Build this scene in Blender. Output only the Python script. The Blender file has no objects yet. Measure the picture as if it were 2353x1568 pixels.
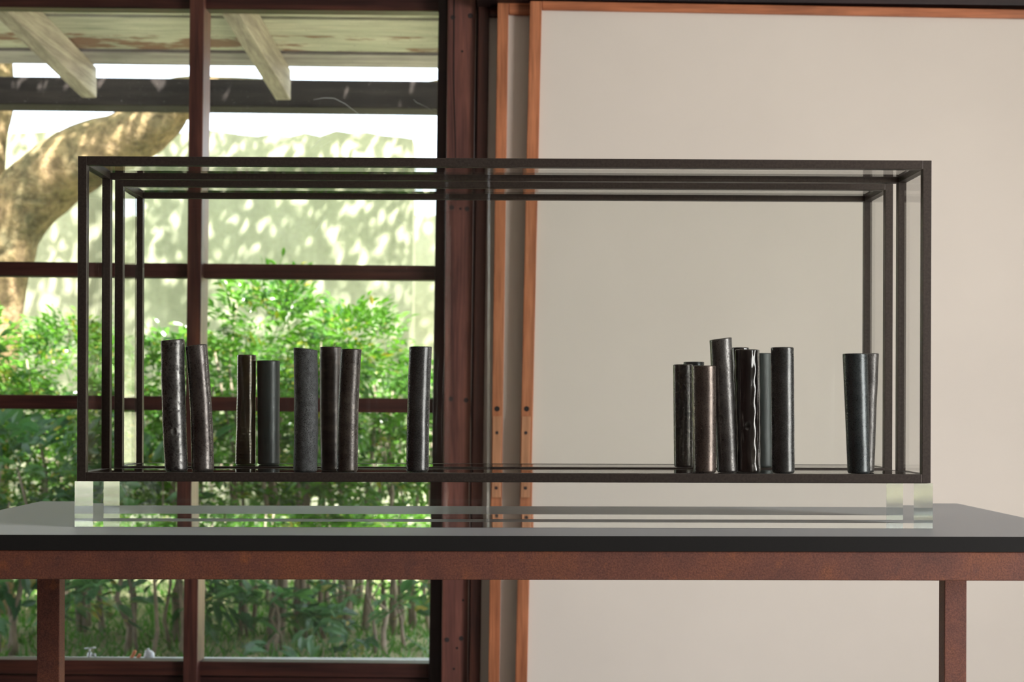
import bpy, math, random
import numpy as np
from mathutils import Vector, Matrix

random.seed(7)
R = math.radians
scene = bpy.context.scene
COL = scene.collection

# ------------------------------------------------------------------ camera
F = 3260.0                      # focal length in pixels of the 2353 x 1568 frame
CX, HY = 1176.5, 930.0          # principal point (the lens is shifted, horizon below centre)
ROLL = R(0.18)
CAMZ = 1.0
cam_data = bpy.data.cameras.new('camera')
cam_data.sensor_fit = 'HORIZONTAL'
cam_data.sensor_width = 36.0
cam_data.lens = F / 2353.0 * 36.0
cam_data.shift_y = (HY - 784.0) / 2353.0
cam_data.clip_start = 0.05
cam_data.dof.use_dof = True
cam_data.dof.focus_distance = 2.06
cam_data.dof.aperture_fstop = 7.5
cam = bpy.data.objects.new('camera', cam_data)
cr, sr = math.cos(ROLL), math.sin(ROLL)
cam.matrix_world = Matrix(((cr, -sr, 0, 0), (0, 0, -1, 0), (sr, cr, 0, CAMZ), (0, 0, 0, 1)))
COL.objects.link(cam)
scene.camera = cam

# ------------------------------------------------------------------ sky, sun, daylight, exposure
SUN_EL, SUN_AZ = R(52), R(24)   # the sun stands behind the house, a little to the right
sun_dir = Vector((math.cos(SUN_EL) * math.sin(SUN_AZ), -math.cos(SUN_EL) * math.cos(SUN_AZ), math.sin(SUN_EL)))
world = bpy.data.worlds.new('sky')
scene.world = world
world.use_nodes = True
wn = world.node_tree
wn.nodes.clear()
w_out = wn.nodes.new('ShaderNodeOutputWorld')
w_bg = wn.nodes.new('ShaderNodeBackground')
w_sky = wn.nodes.new('ShaderNodeTexSky')
w_sky.sky_type = 'NISHITA'
w_sky.sun_disc = False
w_sky.sun_elevation = SUN_EL
w_sky.sun_rotation = math.pi - SUN_AZ
w_sky.air_density = 1.0
w_sky.dust_density = 3.0
w_mix = wn.nodes.new('ShaderNodeMix')
w_mix.data_type = 'RGBA'
w_mix.inputs[0].default_value = 0.45
w_mix.inputs[7].default_value = (5.0, 4.9, 4.6, 1)      # thin bright haze over the whole sky
wn.links.new(w_sky.outputs[0], w_mix.inputs[6])
wn.links.new(w_mix.outputs[2], w_bg.inputs[0])
w_bg.inputs[1].default_value = 0.95
wn.links.new(w_bg.outputs[0], w_out.inputs[0])

sun_data = bpy.data.lights.new('sun', 'SUN')
sun_data.energy = 32.0
sun_data.angle = R(0.9)
sun_data.color = (1.0, 0.95, 0.86)
sun = bpy.data.objects.new('sun', sun_data)
sun.rotation_euler = sun_dir.to_track_quat('Z', 'Y').to_euler()
sun.location = (3, -4, 8)
COL.objects.link(sun)

def window_daylight(name, loc, direction, w, h, power, color):
    d = bpy.data.lights.new(name, 'AREA')
    d.shape = 'RECTANGLE'
    d.size, d.size_y = w, h
    d.energy = power
    d.color = color
    o = bpy.data.objects.new(name, d)
    o.location = loc
    o.rotation_euler = Vector(direction).to_track_quat('-Z', 'Z').to_euler()
    COL.objects.link(o)
    return o
# daylight standing in the window opening of the right wall of the room
window_daylight('daylight_right', (2.66, 0.75, 1.25), (-1, 0, 0), 1.5, 1.7, 110, (1.0, 0.975, 0.965))

vs = scene.view_settings
vs.view_transform = 'Standard'
vs.look = 'None'
vs.gamma = 1.0
vs.use_curve_mapping = False
vs.exposure = 0.07
scene.cycles.use_denoising = True
scene.cycles.max_bounces = 16
scene.cycles.transmission_bounces = 14
scene.cycles.glossy_bounces = 6
scene.cycles.diffuse_bounces = 4
scene.cycles.transparent_max_bounces = 32
scene.cycles.sample_clamp_indirect = 8.0

# ------------------------------------------------------------------ helpers
def P(px, py, Y):
    """world point at distance Y in front of the camera seen at pixel (px, py)"""
    u, v = (px - CX) / F * Y, (HY - py) / F * Y
    return Vector((u * cr - v * sr, Y, CAMZ + u * sr + v * cr))

def tag(o, label=None, cat=None, group=None, kind=None):
    if label: o['label'] = label
    if cat: o['category'] = cat
    if group: o['group'] = group
    if kind: o['kind'] = kind
    return o

def mesh_from(name, verts, faces, smooth=False):
    me = bpy.data.meshes.new(name)
    me.from_pydata([tuple(v) for v in verts], [], faces)
    if smooth:
        me.polygons.foreach_set('use_smooth', [True] * len(me.polygons))
    me.update()
    return me

def obj(name, me, mat=None, parent=None):
    o = bpy.data.objects.new(name, me)
    if mat is not None and me is not None and not me.materials:
        me.materials.append(mat)
    COL.objects.link(o)
    if parent is not None:
        o.parent = parent
    return o

def empty(name, loc=(0, 0, 0), rz=0.0, kind=None):
    o = bpy.data.objects.new(name, None)
    o.empty_display_size = 0.1
    o.location = loc
    o.rotation_euler = (0, 0, rz)
    COL.objects.link(o)
    if kind: o['kind'] = kind
    return o

def bevel(o, w=0.0008, seg=2):
    m = o.modifiers.new('bevel', 'BEVEL')
    m.width = w
    m.segments = seg
    m.limit_method = 'ANGLE'
    m.harden_normals = False
    return o

BOXF = [(0, 1, 2, 3), (7, 6, 5, 4), (0, 4, 5, 1), (1, 5, 6, 2), (2, 6, 7, 3), (3, 7, 4, 0)]
def prism_verts(q, t):
    """q: front quad (left-bottom, right-bottom, right-top, left-top); extruded away from the room by t"""
    b = [Vector(p) + Vector((0, t, 0)) for p in q]
    return [Vector(p) for p in q] + b

def box_mesh(x0, x1, y0, y1, z0, z1, name='box'):
    q = [(x0, y0, z0), (x1, y0, z0), (x1, y0, z1), (x0, y0, z1)]
    return mesh_from(name, prism_verts(q, y1 - y0), BOXF)

def box(name, x0, x1, y0, y1, z0, z1, mat, parent=None, bev=0.0):
    o = obj(name, box_mesh(x0, x1, y0, y1, z0, z1, name), mat, parent)
    if bev: bevel(o, bev)
    return o

def beam_px(name, tl, tr, br, bl, Y, t, mat, parent=None, bev=0.002):
    """straight timber whose front face has these pixel corners at distance Y; t is its depth"""
    q = [P(*bl, Y), P(*br, Y), P(*tr, Y), P(*tl, Y)]
    o = obj(name, mesh_from(name, prism_verts(q, t), BOXF), mat, parent)
    if bev: bevel(o, bev)
    return o

def upright(name, xt0, xt1, xb0, xb1, Y, t, mat, parent=None, y0=-70, y1=1700, bev=0.002):
    """upright given by its left/right pixel x at y=0 and at y=1568, prolonged to y0..y1"""
    def at(a, b, y): return a + (b - a) * y / 1568.0
    return beam_px(name, (at(xt0, xb0, y0), y0), (at(xt1, xb1, y0), y0), (at(xt1, xb1, y1), y1), (at(xt0, xb0, y1), y1), Y, t, mat, parent, bev)

def rail(name, x0, yt0, yb0, x1, yt1, yb1, Y, t, mat, parent=None, bev=0.002):
    return beam_px(name, (x0, yt0), (x1, yt1), (x1, yb1), (x0, yb0), Y, t, mat, parent, bev)

def disc_mesh(r, t, n=14):
    """short round stud with its face towards -Y"""
    v = [(r * math.cos(2 * math.pi * i / n), 0, r * math.sin(2 * math.pi * i / n)) for i in range(n)]
    v += [(x, t, z) for x, _, z in v]
    f = [tuple(range(n))] + [tuple(range(2 * n - 1, n - 1, -1))] + [(i, i + n, (i + 1) % n + n, (i + 1) % n) for i in range(n)]
    return mesh_from('stud', v, f)

def tube(path, radii, n=8, cap=True):
    pts = [Vector(p) for p in path]
    verts, faces = [], []
    prev = None
    for i, p in enumerate(pts):
        d = (pts[min(i + 1, len(pts) - 1)] - pts[max(i - 1, 0)]).normalized()
        ref = prev if prev is not None else (Vector((1, 0, 0)) if abs(d.x) < 0.8 else Vector((0, 1, 0)))
        a = (ref - d * ref.dot(d)).normalized()
        b = d.cross(a)
        prev = a
        for k in range(n):
            t = 2 * math.pi * k / n
            verts.append(p + (a * math.cos(t) + b * math.sin(t)) * radii[i])
    for i in range(len(pts) - 1):
        for k in range(n):
            faces.append((i * n + k, i * n + (k + 1) % n, (i + 1) * n + (k + 1) % n, (i + 1) * n + k))
    if cap:
        faces.append(tuple(range(n - 1, -1, -1)))
        faces.append(tuple((len(pts) - 1) * n + k for k in range(n)))
    return verts, faces

# ------------------------------------------------------------------ materials
def new_mat(name):
    m = bpy.data.materials.new(name)
    m.use_nodes = True
    nt = m.node_tree
    for n in list(nt.nodes):
        nt.nodes.remove(n)
    out = nt.nodes.new('ShaderNodeOutputMaterial')
    return m, nt, out

def principled(nt, out, rough=0.5, metal=0.0, spec=0.5):
    b = nt.nodes.new('ShaderNodeBsdfPrincipled')
    b.inputs['Roughness'].default_value = rough
    b.inputs['Metallic'].default_value = metal
    b.inputs['Specular IOR Level'].default_value = spec
    nt.links.new(b.outputs[0], out.inputs[0])
    return b

def coords(nt, scale=(1, 1, 1), loc=(0, 0, 0), kind='Object'):
    tc = nt.nodes.new('ShaderNodeTexCoord')
    mp = nt.nodes.new('ShaderNodeMapping')
    mp.inputs['Scale'].default_value = scale
    mp.inputs['Location'].default_value = loc
    nt.links.new(tc.outputs[kind], mp.inputs[0])
    return mp.outputs[0]

def noise(nt, vec, scale, detail=4, rough=0.55, dist=0.0):
    n = nt.nodes.new('ShaderNodeTexNoise')
    n.inputs['Scale'].default_value = scale
    n.inputs['Detail'].default_value = detail
    n.inputs['Roughness'].default_value = rough
    n.inputs['Distortion'].default_value = dist
    if vec is not None: nt.links.new(vec, n.inputs['Vector'])
    return n.outputs['Fac']

def ramp(nt, fac, stops, interp='LINEAR'):
    r = nt.nodes.new('ShaderNodeValToRGB')
    r.color_ramp.interpolation = interp
    els = r.color_ramp.elements
    while len(els) < len(stops): els.new(0.5)
    for e, (p, c) in zip(els, stops):
        e.position = p
        e.color = (c[0], c[1], c[2], 1) if not isinstance(c, (int, float)) else (c, c, c, 1)
    nt.links.new(fac, r.inputs[0])
    return r.outputs[0]

def mixc(nt, fac, a, b, mode='MIX'):
    m = nt.nodes.new('ShaderNodeMix')
    m.data_type = 'RGBA'
    m.blend_type = mode
    for sock, v in ((m.inputs[0], fac), (m.inputs[6], a), (m.inputs[7], b)):
        if hasattr(v, 'is_linked') or hasattr(v, 'links'): nt.links.new(v, sock)
        elif isinstance(v, (int, float)): sock.default_value = v
        else: sock.default_value = (v[0], v[1], v[2], 1)
    return m.outputs[2]

def bump(nt, b, height, strength=0.2, dist=0.002):
    n = nt.nodes.new('ShaderNodeBump')
    n.inputs['Strength'].default_value = strength
    n.inputs['Distance'].default_value = dist
    nt.links.new(height, n.inputs['Height'])
    nt.links.new(n.outputs[0], b.inputs['Normal'])

def wood(name, dark, mid, light, axis='z', rough=0.5, fine=1.0, spec=0.4):
    m, nt, out = new_mat(name)
    b = principled(nt, out, rough, 0, spec)
    s = {'z': (1, 1, 0.05), 'x': (0.05, 1, 1), 'y': (1, 0.05, 1)}[axis]
    v = coords(nt, s)
    n1 = noise(nt, v, 34 * fine, 5, 0.6, 0.6)
    n2 = noise(nt, v, 160 * fine, 3, 0.6)
    n3 = noise(nt, coords(nt), 5, 3)
    c1 = ramp(nt, n1, [(0.3, dark), (0.52, mid), (0.75, light)])
    c2 = ramp(nt, n2, [(0.35, 0.55), (0.6, 1.0)])
    c = mixc(nt, 0.6, c1, c2, 'MULTIPLY')
    c = mixc(nt, 0.5, c, ramp(nt, n3, [(0.35, 0.6), (0.65, 1.15)]), 'MULTIPLY')
    nt.links.new(c, b.inputs['Base Color'])
    bump(nt, b, n2, 0.25, 0.001)
    return m

def plain(name, col, rough=0.6, metal=0.0, spec=0.5, var=0.15, scale=30.0, bmp=0.1):
    m, nt, out = new_mat(name)
    b = principled(nt, out, rough, metal, spec)
    n = noise(nt, coords(nt), scale, 4)
    c = ramp(nt, n, [(0.3, tuple(x * (1 - var) for x in col)), (0.7, tuple(x * (1 + var) for x in col))])
    nt.links.new(c, b.inputs['Base Color'])
    if bmp: bump(nt, b, n, bmp, 0.001)
    return m

def pane_material(name, tint, ior=1.5, dust=0.0, gain=1.0):
    """flat sheet glass: clear with a Fresnel reflection, very lightly dusty"""
    m, nt, out = new_mat(name)
    tr = nt.nodes.new('ShaderNodeBsdfTransparent')
    tr.inputs[0].default_value = (*tint, 1)
    gl = nt.nodes.new('ShaderNodeBsdfGlossy')
    gl.inputs['Roughness'].default_value = 0.0
    lw = nt.nodes.new('ShaderNodeLayerWeight')
    pw = nt.nodes.new('ShaderNodeMath'); pw.operation = 'POWER'
    pw.inputs[1].default_value = 5.0
    nt.links.new(lw.outputs['Facing'], pw.inputs[0])
    fr = nt.nodes.new('ShaderNodeMath'); fr.operation = 'MULTIPLY_ADD'
    f0 = ((ior - 1) / (ior + 1)) ** 2
    fr.inputs[1].default_value, fr.inputs[2].default_value = 1 - f0, f0
    nt.links.new(pw.outputs[0], fr.inputs[0])
    mx = nt.nodes.new('ShaderNodeMixShader')
    nt.links.new(fr.outputs[0], mx.inputs[0])
    nt.links.new(tr.outputs[0], mx.inputs[1])
    nt.links.new(gl.outputs[0], mx.inputs[2])
    last = mx.outputs[0]
    if dust:
        v = coords(nt)
        d1 = ramp(nt, noise(nt, v, 260, 2, 0.5), [(0.70, 0.0), (0.76, 0.35)])
        d2 = ramp(nt, noise(nt, v, 3.0, 4, 0.6), [(0.35, 0.0), (0.8, dust)])
        df = nt.nodes.new('ShaderNodeBsdfDiffuse')
        df.inputs[0].default_value = (0.8, 0.82, 0.8, 1)
        mm = nt.nodes.new('ShaderNodeMath'); mm.operation = 'MAXIMUM'
        nt.links.new(d1, mm.inputs[0]); nt.links.new(d2, mm.inputs[1])
        mx2 = nt.nodes.new('ShaderNodeMixShader')
        nt.links.new(mm.outputs[0], mx2.inputs[0])
        nt.links.new(last, mx2.inputs[1])
        nt.links.new(df.outputs[0], mx2.inputs[2])
        last = mx2.outputs[0]
    nt.links.new(last, out.inputs[0])
    return m

def acrylic_material():
    m, nt, out = new_mat('clear_acrylic')
    g = nt.nodes.new('ShaderNodeBsdfGlass')
    g.inputs['IOR'].default_value = 1.49
    g.inputs['Roughness'].default_value = 0.0
    g.inputs['Color'].default_value = (0.985, 0.995, 0.992, 1)
    nt.links.new(g.outputs[0], out.inputs[0])
    return m

def leaf_material(name, c_dark, c_light, c_odd, odd=0.1, rough=0.35):
    m, nt, out = new_mat(name)
    oi = nt.nodes.new('ShaderNodeObjectInfo')
    v = coords(nt)
    n = noise(nt, v, 6, 2)
    ad = nt.nodes.new('ShaderNodeMath'); ad.operation = 'ADD'
    nt.links.new(oi.outputs['Random'], ad.inputs[0]); nt.links.new(n, ad.inputs[1])
    fr = nt.nodes.new('ShaderNodeMath'); fr.operation = 'FRACT'
    nt.links.new(ad.outputs[0], fr.inputs[0])
    c = ramp(nt, fr.outputs[0], [(0.0, c_dark), (0.55, c_light), (1 - odd, c_light), (1.0, c_odd)])
    b = nt.nodes.new('ShaderNodeBsdfPrincipled')
    b.inputs['Roughness'].default_value = rough
    b.inputs['Specular IOR Level'].default_value = 0.55
    nt.links.new(c, b.inputs['Base Color'])
    t = nt.nodes.new('ShaderNodeBsdfTranslucent')
    ct = mixc(nt, 1.0, c, (1.5, 1.7, 0.6), 'MULTIPLY')
    nt.links.new(ct, t.inputs[0])
    mx = nt.nodes.new('ShaderNodeMixShader')
    mx.inputs[0].default_value = 0.36
    nt.links.new(b.outputs[0], mx.inputs[1])
    nt.links.new(t.outputs[0], mx.inputs[2])
    nt.links.new(mx.outputs[0], out.inputs[0])
    return m

M = {}
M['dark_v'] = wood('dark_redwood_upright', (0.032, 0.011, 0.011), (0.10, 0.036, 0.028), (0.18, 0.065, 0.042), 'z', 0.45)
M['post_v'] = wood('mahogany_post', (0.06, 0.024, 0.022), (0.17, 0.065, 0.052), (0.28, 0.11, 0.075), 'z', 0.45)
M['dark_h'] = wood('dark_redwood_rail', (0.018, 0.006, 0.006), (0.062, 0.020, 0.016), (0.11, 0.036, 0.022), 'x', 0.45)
M['black_v'] = wood('near_black_stile_wood', (0.010, 0.006, 0.006), (0.026, 0.013, 0.013), (0.05, 0.022, 0.018), 'z', 0.5)  # near-black brown, darker than the other uprights
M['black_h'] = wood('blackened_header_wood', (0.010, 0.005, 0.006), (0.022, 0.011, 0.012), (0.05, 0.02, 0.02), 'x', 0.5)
M['blue_v'] = wood('dark_bluish_wood', (0.016, 0.010, 0.014), (0.032, 0.018, 0.022), (0.06, 0.032, 0.034), 'z', 0.5)  # very dark brown with a bluish cast
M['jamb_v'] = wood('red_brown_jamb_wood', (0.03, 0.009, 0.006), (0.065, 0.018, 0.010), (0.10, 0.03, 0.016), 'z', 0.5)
M['orange_v'] = wood('orange_fir_upright', (0.31, 0.10, 0.040), (0.50, 0.185, 0.082), (0.64, 0.26, 0.125), 'z', 0.5)
M['orange_h'] = wood('orange_fir_rail', (0.31, 0.095, 0.037), (0.50, 0.175, 0.076), (0.64, 0.25, 0.12), 'x', 0.5)
M['strip_v'] = wood('pale_fir_strip', (0.38, 0.17, 0.085), (0.55, 0.26, 0.135), (0.68, 0.34, 0.19), 'z', 0.5)
M['pale_block'] = plain('pale_wood_block', (0.72, 0.42, 0.24), 0.6)
M['hole'] = plain('dark_hole', (0.008, 0.006, 0.006), 0.8)
M['plug'] = plain('iron_plug', (0.035, 0.026, 0.026), 0.55, 0.3)
M['canvas'] = plain('off_white_canvas', (0.70, 0.655, 0.60), 0.85, 0, 0.2, 0.025, 3.0, 0.02)
M['plaster'] = plain('white_plaster', (0.74, 0.70, 0.65), 0.9, 0, 0.2, 0.03, 6)
M['floor'] = plain('grey_concrete_floor', (0.30, 0.28, 0.25), 0.5, 0, 0.4, 0.15, 4)
M['table_top'] = plain('black_laminate', (0.014, 0.0140, 0.0145), 0.46, 0, 0.85, 0.08, 900, 0.03)
_b = [n for n in M['table_top'].node_tree.nodes if n.type == 'BSDF_PRINCIPLED'][0]
_b.inputs['Sheen Weight'].default_value = 0.17
_b.inputs['Sheen Roughness'].default_value = 0.35
M['frame_metal'] = plain('black_bronze_frame', (0.046, 0.036, 0.030), 0.42, 0.55, 0.5, 0.25, 260, 0.05)
M['pane'] = pane_material('vitrine_glass', (0.990, 0.995, 0.991), 1.30)
M['window_glass'] = pane_material('window_glass', (0.985, 0.99, 0.985), 1.4, 0.02)
M['acrylic'] = acrylic_material()
def frosted_end_material():
    # machined end: fine upright tool marks smear what it mirrors sideways
    m, nt, out = new_mat('machined_acrylic_end')
    g = nt.nodes.new('ShaderNodeBsdfGlass')
    g.inputs['IOR'].default_value = 1.49
    g.inputs['Roughness'].default_value = 0.03
    g.inputs['Color'].default_value = (0.97, 1.0, 0.99, 1)
    tc = nt.nodes.new('ShaderNodeTexCoord')
    sx = nt.nodes.new('ShaderNodeSeparateXYZ')
    nt.links.new(tc.outputs['Object'], sx.inputs[0])
    mu = nt.nodes.new('ShaderNodeMath'); mu.operation = 'MULTIPLY'
    mu.inputs[1].default_value = 40000.0
    nt.links.new(sx.outputs['Y'], mu.inputs[0])
    wnz = nt.nodes.new('ShaderNodeTexWhiteNoise'); wnz.noise_dimensions = '1D'
    nt.links.new(mu.outputs[0], wnz.inputs['W'])
    sb = nt.nodes.new('ShaderNodeMath'); sb.operation = 'MULTIPLY_ADD'
    sb.inputs[1].default_value, sb.inputs[2].default_value = 0.7, -0.35
    nt.links.new(wnz.outputs['Value'], sb.inputs[0])
    cb = nt.nodes.new('ShaderNodeCombineXYZ')
    nt.links.new(sb.outputs[0], cb.inputs['Y'])
    ge = nt.nodes.new('ShaderNodeNewGeometry')
    va = nt.nodes.new('ShaderNodeVectorMath'); va.operation = 'ADD'
    nt.links.new(ge.outputs['Normal'], va.inputs[0]); nt.links.new(cb.outputs[0], va.inputs[1])
    vn = nt.nodes.new('ShaderNodeVectorMath'); vn.operation = 'NORMALIZE'
    nt.links.new(va.outputs[0], vn.inputs[0])
    nt.links.new(vn.outputs[0], g.inputs['Normal'])
    nt.links.new(g.outputs[0], out.inputs[0])
    return m
M['acrylic_end'] = frosted_end_material()
M['galv'] = plain('galvanised_metal', (0.42, 0.44, 0.46), 0.4, 0.6)
M['terracotta'] = plain('orange_clay', (0.62, 0.22, 0.10), 0.7)
M['white_glaze'] = plain('white_glaze', (0.62, 0.65, 0.72), 0.4)
M['sill'] = plain('weathered_sill', (0.45, 0.47, 0.50), 0.7)

M['edge_band'] = plain('matte_black_edging', (0.011, 0.0105, 0.010), 0.75, 0, 0.15, 0.1, 700, 0.02)
def rust_material():
    m, nt, out = new_mat('rusted_steel')
    b = principled(nt, out, 0.62, 0.15, 0.4)
    v = coords(nt)
    n1 = noise(nt, v, 9, 6, 0.65, 0.3)
    n2 = noise(nt, v, 420, 3, 0.7)
    n3 = noise(nt, coords(nt, (1, 1, 1), (4, 2, 9)), 26, 5, 0.6)
    c = ramp(nt, n1, [(0.28, (0.085, 0.034, 0.026)), (0.5, (0.135, 0.048, 0.031)), (0.72, (0.19, 0.064, 0.028))])
    c = mixc(nt, ramp(nt, n3, [(0.60, 0.0), (0.75, 0.7)]), c, (0.27, 0.088, 0.030))
    c = mixc(nt, ramp(nt, n3, [(0.25, 0.6), (0.38, 0.0)]), c, (0.06, 0.03, 0.028))
    c = mixc(nt, 0.75, c, ramp(nt, n2, [(0.32, 0.45), (0.68, 1.35)]), 'MULTIPLY')
    nt.links.new(c, b.inputs['Base Color'])
    bump(nt, b, n2, 0.35, 0.0006)
    return m
M['rust'] = rust_material()

def concrete_material():
    m, nt, out = new_mat('mossy_concrete')
    b = principled(nt, out, 0.9, 0, 0.2)
    v = coords(nt)
    n1 = noise(nt, v, 1.6, 5, 0.6)
    n2 = noise(nt, coords(nt, (2.4, 1, 0.35)), 3.5, 5, 0.6)
    n3 = noise(nt, v, 40, 4)
    c = ramp(nt, n1, [(0.3, (0.33, 0.34, 0.23)), (0.55, (0.44, 0.45, 0.33)), (0.75, (0.52, 0.52, 0.42))])
    c = mixc(nt, 0.55, c, ramp(nt, n2, [(0.3, 0.62), (0.6, 1.08)]), 'MULTIPLY')
    c = mixc(nt, 0.35, c, ramp(nt, n3, [(0.35, 0.7), (0.65, 1.1)]), 'MULTIPLY')
    nt.links.new(c, b.inputs['Base Color'])
    bump(nt, b, n3, 0.3, 0.004)
    return m
M['concrete'] = concrete_material()

def plank_material(name, peel):
    m, nt, out = new_mat(name)
    b = principled(nt, out, 0.7, 0, 0.3)
    v = coords(nt, (0.16, 1, 1))
    n1 = noise(nt, v, 16, 6, 0.65, 0.3)
    n2 = noise(nt, coords(nt, (0.08, 1, 1)), 70, 4, 0.6)
    n3 = noise(nt, coords(nt, (0.35, 1, 1), (3, 1, 2)), 9, 6, 0.62)
    c = ramp(nt, n1, [(0.28, (0.42, 0.45, 0.38)), (0.5, (0.60, 0.61, 0.53)), (0.72, (0.76, 0.73, 0.65))])
    c = mixc(nt, 0.6, c, ramp(nt, n2, [(0.32, 0.62), (0.6, 1.06)]), 'MULTIPLY')
    c = mixc(nt, ramp(nt, n3, [(peel, 0.0), (peel + 0.06, 0.85)]), c, (0.22, 0.085, 0.055))
    nt.links.new(c, b.inputs['Base Color'])
    bump(nt, b, n2, 0.4, 0.002)
    return m
M['plank'] = plank_material('pale_green_board', 0.68)
M['plank_peel'] = plank_material('peeling_board', 0.50)
M['plank_grey'] = wood('greyed_board', (0.30, 0.27, 0.29), (0.45, 0.42, 0.45), (0.58, 0.55, 0.57), 'x', 0.7)
M['rafter'] = wood('weathered_rafter', (0.22, 0.19, 0.17), (0.42, 0.38, 0.33), (0.56, 0.52, 0.45), 'y', 0.7)
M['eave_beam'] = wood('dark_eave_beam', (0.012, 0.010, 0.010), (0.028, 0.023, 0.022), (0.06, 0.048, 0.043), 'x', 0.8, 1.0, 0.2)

def bark_material():
    m, nt, out = new_mat('tan_bark')
    b = principled(nt, out, 0.85, 0, 0.2)
    v = coords(nt)
    n1 = noise(nt, v, 4, 5, 0.65)
    n2 = noise(nt, v, 22, 6, 0.65)
    c = ramp(nt, n1, [(0.3, (0.14, 0.125, 0.07)), (0.5, (0.29, 0.21, 0.11)), (0.7, (0.38, 0.26, 0.16))])
    c = mixc(nt, 0.85, c, ramp(nt, n2, [(0.34, 0.30), (0.62, 1.2)]), 'MULTIPLY')
    nt.links.new(c, b.inputs['Base Color'])
    bump(nt, b, n2, 0.9, 0.03)
    return m
M['bark'] = bark_material()
M['stem'] = plain('grey_brown_stem', (0.25, 0.20, 0.16), 0.8, 0, 0.3, 0.35, 18)
M['leaf'] = leaf_material('nandina_leaf', (0.018, 0.075, 0.018), (0.095, 0.23, 0.030), (0.38, 0.28, 0.05), 0.07, 0.22)
M['leaf_low'] = leaf_material('broad_bluish_leaf', (0.028, 0.085, 0.05), (0.075, 0.165, 0.085), (0.34, 0.28, 0.07), 0.10, 0.3)
M['canopy'] = leaf_material('tree_leaf', (0.05, 0.13, 0.03), (0.10, 0.22, 0.05), (0.2, 0.25, 0.06), 0.1)
M['grass'] = leaf_material('grass_blade', (0.05, 0.16, 0.02), (0.11, 0.28, 0.04), (0.3, 0.3, 0.1), 0.1)
M['ground'] = plain('garden_soil_and_turf', (0.34, 0.32, 0.20), 0.95, 0, 0.1, 0.35, 3, 0.3)
M['paving'] = plain('pale_paving', (0.55, 0.52, 0.46), 0.9, 0, 0.2, 0.1, 2)

# ================================================================== room shell
WY = 3.70      # distance of the window wall
floor = tag(box('floor', -3.0, 2.72, -2.62, WY + 0.16, -0.12, 0.0, M['floor']), kind='structure')
ceiling = tag(box('ceiling', -3.2, 3.0, -2.9, WY + 0.08, 2.34, 2.46, M['plaster']), kind='structure')

def wall_with_opening_x(name, x0, x1, y0, y1, oy0, oy1, oz0, oz1):
    w = empty(name, (x0, 0, 0), kind='structure')
    for a in ((y0, oy0, 0, 2.34), (oy1, y1, 0, 2.34), (oy0, oy1, 0, oz0), (oy0, oy1, oz1, 2.34)):
        o = box('wall_panel', 0, x1 - x0, a[0], a[1], a[2], a[3], M['plaster'], w)
    for a in ((oy0, oy0 + 0.05, oz0, oz1), (oy1 - 0.05, oy1, oz0, oz1), (oy0 + .05, oy1 - .05, oz0, oz0 + 0.05), (oy0 + .05, oy1 - .05, oz1 - 0.05, oz1)):
        box('window_frame', -0.01, x1 - x0 - 0.02, a[0], a[1], a[2], a[3], M['dark_h'], w)
    return w
wall_with_opening_x('wall_right', 2.60, 2.72, -2.5, WY + 0.16, -0.08, 1.58, 0.33, 2.17)
wr = empty('wall_rear', (0, -2.5, 0), kind='structure')
for i in range(28):
    box('board', -3.0 + 0.2 * i, -3.0 + 0.2 * i + 0.196, -0.12, 0, 0, 2.34, M['dark_v'], wr)
wl = empty('wall_left', (-3.0, 0, 0), kind='structure')
for i in range(31):
    box('board', 0, 0.12, -2.5 + 0.2 * i, -2.5 + 0.2 * i + 0.196, 0, 2.34, M['dark_v'], wl)

# ================================================================== window, post and sliding panels (the house leans a little)
window = empty('window_1', (0, 0, 0), kind='structure')
upright('mullion', 436, 469, 420, 453, WY, 0.085, M['dark_v'], window)
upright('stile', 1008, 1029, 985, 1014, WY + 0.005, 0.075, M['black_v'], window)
upright('stile', -330, -300, -346, -316, WY + 0.005, 0.075, M['dark_v'], window)
def hy(y0, x): return y0 + 0.0098 * x          # the rails fall a little to the right
RY = WY + 0.028
for (yt, yb) in ((-62, 16), (601, 634), (907, 940), (1516, 1549)):
    for (xa, xb) in ((-312, 440), (455, 1012)):
        rail('rail', xa, hy(yt, xa), hy(yb, xa), xb, hy(yt, xb), hy(yb, xb), RY, 0.045, M['dark_h'], window)
for (xa, xb) in ((-312, 440), (455, 1012)):
    rail('bottom_panel', xa, hy(1551, xa), hy(1700, xa), xb, hy(1551, xb), hy(1700, xb), RY + 0.012, 0.02, M['dark_h'], window)
for (ya, yb) in ((10, 605), (630, 911), (936, 1520)):
    for (xa, xb) in ((-316, 446), (450, 1018)):
        rail('glass_pane', xa, hy(ya, xa), hy(yb, xa), xb, hy(ya, xb), hy(yb, xb), RY + 0.028, 0.004, M['window_glass'], window, 0)

M['scratch'] = plain('scratched_glass', (0.75, 0.8, 0.82), 0.5, 0, 0.5, 0.05)
for pth in ([(720, 229), (745, 225), (768, 226), (792, 238), (832, 268)], [(950, 228), (956, 235), (980, 246), (1003, 261)], [(712, 343), (733, 324), (753, 312)],
            [(735, 338), (762, 323)], [(778, 326), (793, 347)], [(851, 320), (858, 343), (865, 364)], [(722, 536), (748, 497)], [(905, 495), (930, 520), (946, 548)]):
    vv, ff = tube([P(x, y, RY + 0.0272) for x, y in pth], [0.0002] + [0.00055] * (len(pth) - 2) + [0.0002], 5)
    obj('scratch', mesh_from('scratch', vv, ff), M['scratch'], window)

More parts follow.
